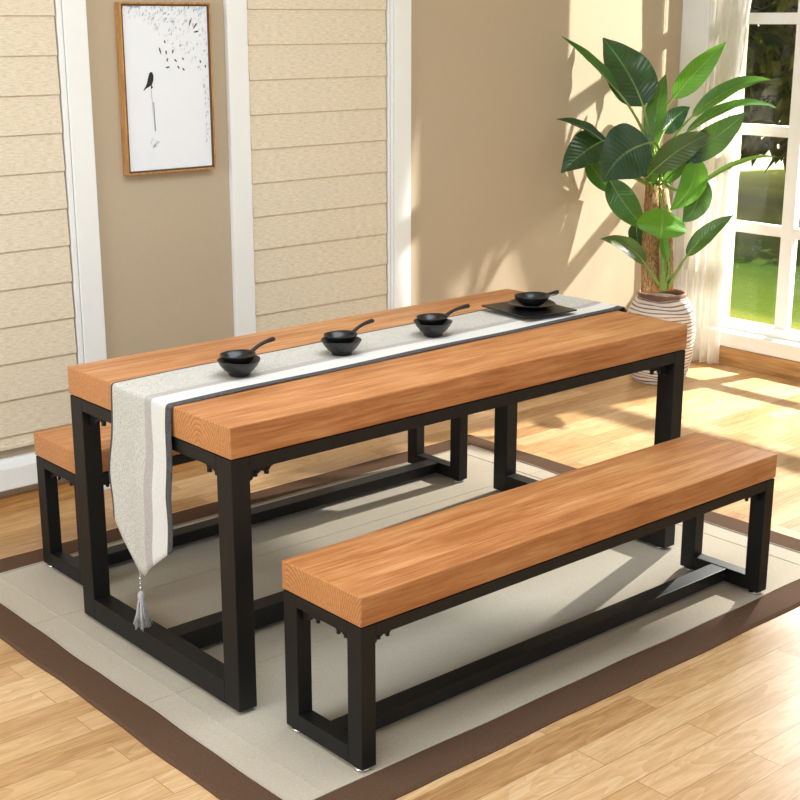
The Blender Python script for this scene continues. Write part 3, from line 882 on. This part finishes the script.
# ------------------------------------------------------------------ curtain
def make_curtain():
    t = thing('sheer_curtain', 'white sheer curtain hanging in the corner beside the window, behind the plant', 'curtain', (3.83, 1.5, 0))
    bm = newbm(); ZT = 2.02
    nz, ny = 40, 90
    def y0(z):   # window side edge
        if z > 1.2: return 1.400 - (z - 1.2) * .115
        return 1.392 + .010 * math.sin(z * 4)
    def y1(z):
        return 1.70 - .13 * max(0, min(1, (z - .75) / .6))
    rows = []
    for i in range(nz + 1):
        z = .012 + (ZT - .012) * i / nz
        row = []
        for j in range(ny + 1):
            f = j / ny
            y = y0(z) + (y1(z) - y0(z)) * f
            amp = .012 + .012 * (1 - z / ZT)
            x = 3.835 + amp * math.sin(f * 40 + .6 * math.sin(z * 2.1)) + .006 * math.sin(f * 93 + z * 3) - .02 * math.sin(PI * f) * (1 - z / ZT)
            row.append(bm.verts.new((x - 3.83, y - 1.5, z)))
        rows.append(row)
    for a, c in zip(rows, rows[1:]):
        for j in range(ny): bm.faces.new((a[j], a[j + 1], c[j + 1], c[j])).smooth = True
    obj('sheer_panel', bm, M['curtain'], t)
    b = newbm(); tube(b, [(.005, -.28, ZT + .005), (.005, .24, ZT + .005)], .011, 12)
    tube(b, [(.005, .1, ZT + .005), (.062, .1, ZT + .005)], .006, 8)
    obj('curtain_rod', b, M['white'], t)
make_curtain()
t = thing('curtain_pull', 'slim dark brown wooden pull hanging beside the sheer curtain', 'curtain pull', (3.868, 1.555, 1.18))
b = newbm(); lathe(b, [(.004, 0), (.013, .006), (.014, .03), (.009, .055), (.012, .075), (.008, .10), (.006, .16), (.003, .24)], 16)
obj('bob', b, M['brownhook'], t, smooth=True)
b = newbm(); tube(b, [(0, 0, .235), (0, 0, .9)], .0016, 6); obj('cord', b, M['white'], t)

# ------------------------------------------------------------------ outside the window
def ground_h(x, y):
    d = math.hypot(x - CAM.x, y - CAM.y)
    h = -.12 + .05 * math.sin(x * .9 + y * .4) * min(1, max(0, (x - 4.2) / 2))
    if d > 17.5: h -= min(6.0, .12 * (d - 17.5) + .02 * (d - 17.5) ** 2)
    if d > 60: h += .17 * (d - 60) - .09 * max(0, d - 150)
    return h
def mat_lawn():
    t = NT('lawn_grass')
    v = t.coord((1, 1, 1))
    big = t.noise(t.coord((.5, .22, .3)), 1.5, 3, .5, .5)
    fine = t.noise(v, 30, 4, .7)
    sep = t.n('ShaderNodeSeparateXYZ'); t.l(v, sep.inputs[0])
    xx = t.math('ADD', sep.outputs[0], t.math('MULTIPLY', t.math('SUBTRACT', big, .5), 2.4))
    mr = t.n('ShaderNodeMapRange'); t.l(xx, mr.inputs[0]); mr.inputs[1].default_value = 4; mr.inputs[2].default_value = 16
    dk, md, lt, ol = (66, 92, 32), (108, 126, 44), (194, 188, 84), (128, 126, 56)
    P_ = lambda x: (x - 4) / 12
    col = t.ramp(mr.outputs[0], [(P_(4.2), s2l(dk)), (P_(4.9), s2l(dk)), (P_(5.3), s2l(lt)), (P_(5.8), s2l(md)), (P_(6.8), s2l(dk)), (P_(8.0), s2l(md)), (P_(9.2), s2l(lt)), (P_(10.6), s2l(ol)), (P_(12.2), s2l((186, 182, 84))), (P_(15.5), s2l((236, 222, 150)))])  # sunlit and tree-shaded stretches painted into the grass as colour bands
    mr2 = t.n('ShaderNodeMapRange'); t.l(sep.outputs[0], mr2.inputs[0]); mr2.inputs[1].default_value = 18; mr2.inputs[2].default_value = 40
    col = t.mix(mr2.outputs[0], col, s2l((246, 238, 196)))  # distant field paled, bright haze painted into its colour
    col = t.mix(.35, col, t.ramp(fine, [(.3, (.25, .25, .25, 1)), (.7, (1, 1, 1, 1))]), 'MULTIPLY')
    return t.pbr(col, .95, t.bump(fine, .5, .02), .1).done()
b = newbm()
xs = [4.16 + .35 * i for i in range(50)] + [22 + 3 * i for i in range(1, 60)]
ysg = [-8 + .6 * j for j in range(26)] + [8 + 4 * j for j in range(1, 45)]
ysg = [-120 + 8 * j for j in range(14)] + ysg
gv = [[b.verts.new((x, y, ground_h(x, y))) for y in ysg] for x in xs]
for i in range(len(xs) - 1):
    for j in range(len(ysg) - 1): b.faces.new((gv[i][j], gv[i + 1][j], gv[i + 1][j + 1], gv[i][j + 1])).smooth = True
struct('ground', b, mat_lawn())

def mat_foliage(name, a, c):
    t = NT(name); n = t.noise(t.coord(), 3, 3)
    base = t.ramp(n, [(.35, s2l(a)), (.65, s2l(c))])
    p = t.n('ShaderNodeBsdfDiffuse'); t.l(base, p.inputs[0])
    tr = t.n('ShaderNodeBsdfTranslucent'); t.l(base, tr.inputs[0])
    mx = t.n('ShaderNodeMixShader'); mx.inputs[0].default_value = .3; t.l(p.outputs[0], mx.inputs[1]); t.l(tr.outputs[0], mx.inputs[2]); t.shader = mx.outputs[0]
    return t.done()
M['fol'] = mat_foliage('tree_leaves', (34, 46, 16), (120, 116, 42))
def tree(name, label, loc, height, crown, n, seed, lf):
    t = thing(name, label, 'tree', loc)
    b = newbm(); rng = random.Random(seed)
    tube(b, [(0, 0, -.1), (.05, 0, height * .35), (-.04, .05, height * .7), (0, 0, height * .93)], [.22, .17, .10, .03], 12)
    for k in range(12):
        a = rng.uniform(0, 6.28); z0 = height * rng.uniform(.3, .75); r = crown[0] * rng.uniform(.6, .95)
        tube(b, [(0, 0, z0), (r * .5 * math.cos(a), r * .5 * math.sin(a), z0 + .5), (r * math.cos(a), r * math.sin(a), z0 + .1)], [.07, .04, .012], 6)
    obj('tree_trunk', b, M['bark'], t)
    bm = newbm()
    for k in range(n):
        while True:
            p = Vector((rng.uniform(-1, 1), rng.uniform(-1, 1), rng.uniform(-1, 1)))
            if .35 < p.length < 1: break
        p = Vector((p.x * crown[0], p.y * crown[0], crown[2] + p.z * crown[1]))
        d = Vector((p.x, p.y, 0)).normalized() * .5 + Vector((rng.uniform(-.6, .6), rng.uniform(-.6, .6), rng.uniform(-1.0, .2)))
        d.normalize(); s = d.cross(Vector((rng.uniform(-1, 1), rng.uniform(-1, 1), rng.uniform(-1, 1)))).normalized(); nn = s.cross(d)
        L = lf * rng.uniform(.7, 1.3); W = L * .2
        v = [bm.verts.new(q) for q in (p, p + d * L * .45 + s * W + nn * L * .04, p + d * L - nn * L * .06, p + d * L * .45 - s * W + nn * L * .04)]
        bm.faces.new(v)
    obj('foliage', bm, M['fol'], t)
tree('tree', 'dark leafy tree outside the window, its crown filling the upper panes', (9.5, 4.1, -.2), 5.4, (3.3, 2.15, 2.85), 24000, 4, .24)

# ------------------------------------------------------------------ light
w = bpy.data.worlds.new('world'); bpy.context.scene.world = w; w.use_nodes = True
bg = w.node_tree.nodes['Background']; bg.inputs[0].default_value = (.80, .91, 1.0, 1); bg.inputs[1].default_value = .9
def light(name, kind, loc, target, energy, color=(1, 1, 1), **kw):
    l = bpy.data.lights.new(name, kind); l.energy = energy; l.color = color
    o = bpy.data.objects.new(name, l); C.objects.link(o); o.location = loc
    o.rotation_euler = (Vector(target) - Vector(loc)).to_track_quat('-Z', 'Y').to_euler()
    for k, v in kw.items(): setattr(l, k, v)
    return o
light('outdoor_sun', 'SUN', (0, 0, 10), (1.3, 3.4, 0), 6.0, (1, .97, .86), angle=.01)
light('window_spot', 'SPOT', (5.07, .95, 2.17), (3.66, .85, 0), 1050, (1, .96, .91), spot_size=1.1, spot_blend=.12, shadow_soft_size=.025)
light('wall_spot', 'SPOT', (5.72, -2.0, 2.45), (3.40, 1.76, 1.0), 1500, (1, .97, .92), spot_size=.44, spot_blend=.15, shadow_soft_size=.02)
light('floor_glare_spot', 'SPOT', (5.6, 1.45, 2.50), (1.42, -1.02, 0), 330, (1, .97, .96), spot_size=.26, spot_blend=.9, shadow_soft_size=.22)  # unseen lamp added to put a glare on the floorboards
light('ceiling_softbox', 'AREA', (.4, -.2, 2.75), (.4, .1, 0), 56, (.80, .92, 1), shape='RECTANGLE', size=2.4, size_y=1.4)
light('left_softbox', 'AREA', (-3.6, .2, 2.0), (.3, .4, .6), 62, (.80, .92, 1), shape='RECTANGLE', size=1.8, size_y=1.6)

sc_ = bpy.context.scene
sc_.view_settings.view_transform = 'Standard'; sc_.view_settings.look = 'None'
sc_.view_settings.exposure = .22; sc_.view_settings.gamma = 1; sc_.view_settings.use_curve_mapping = False
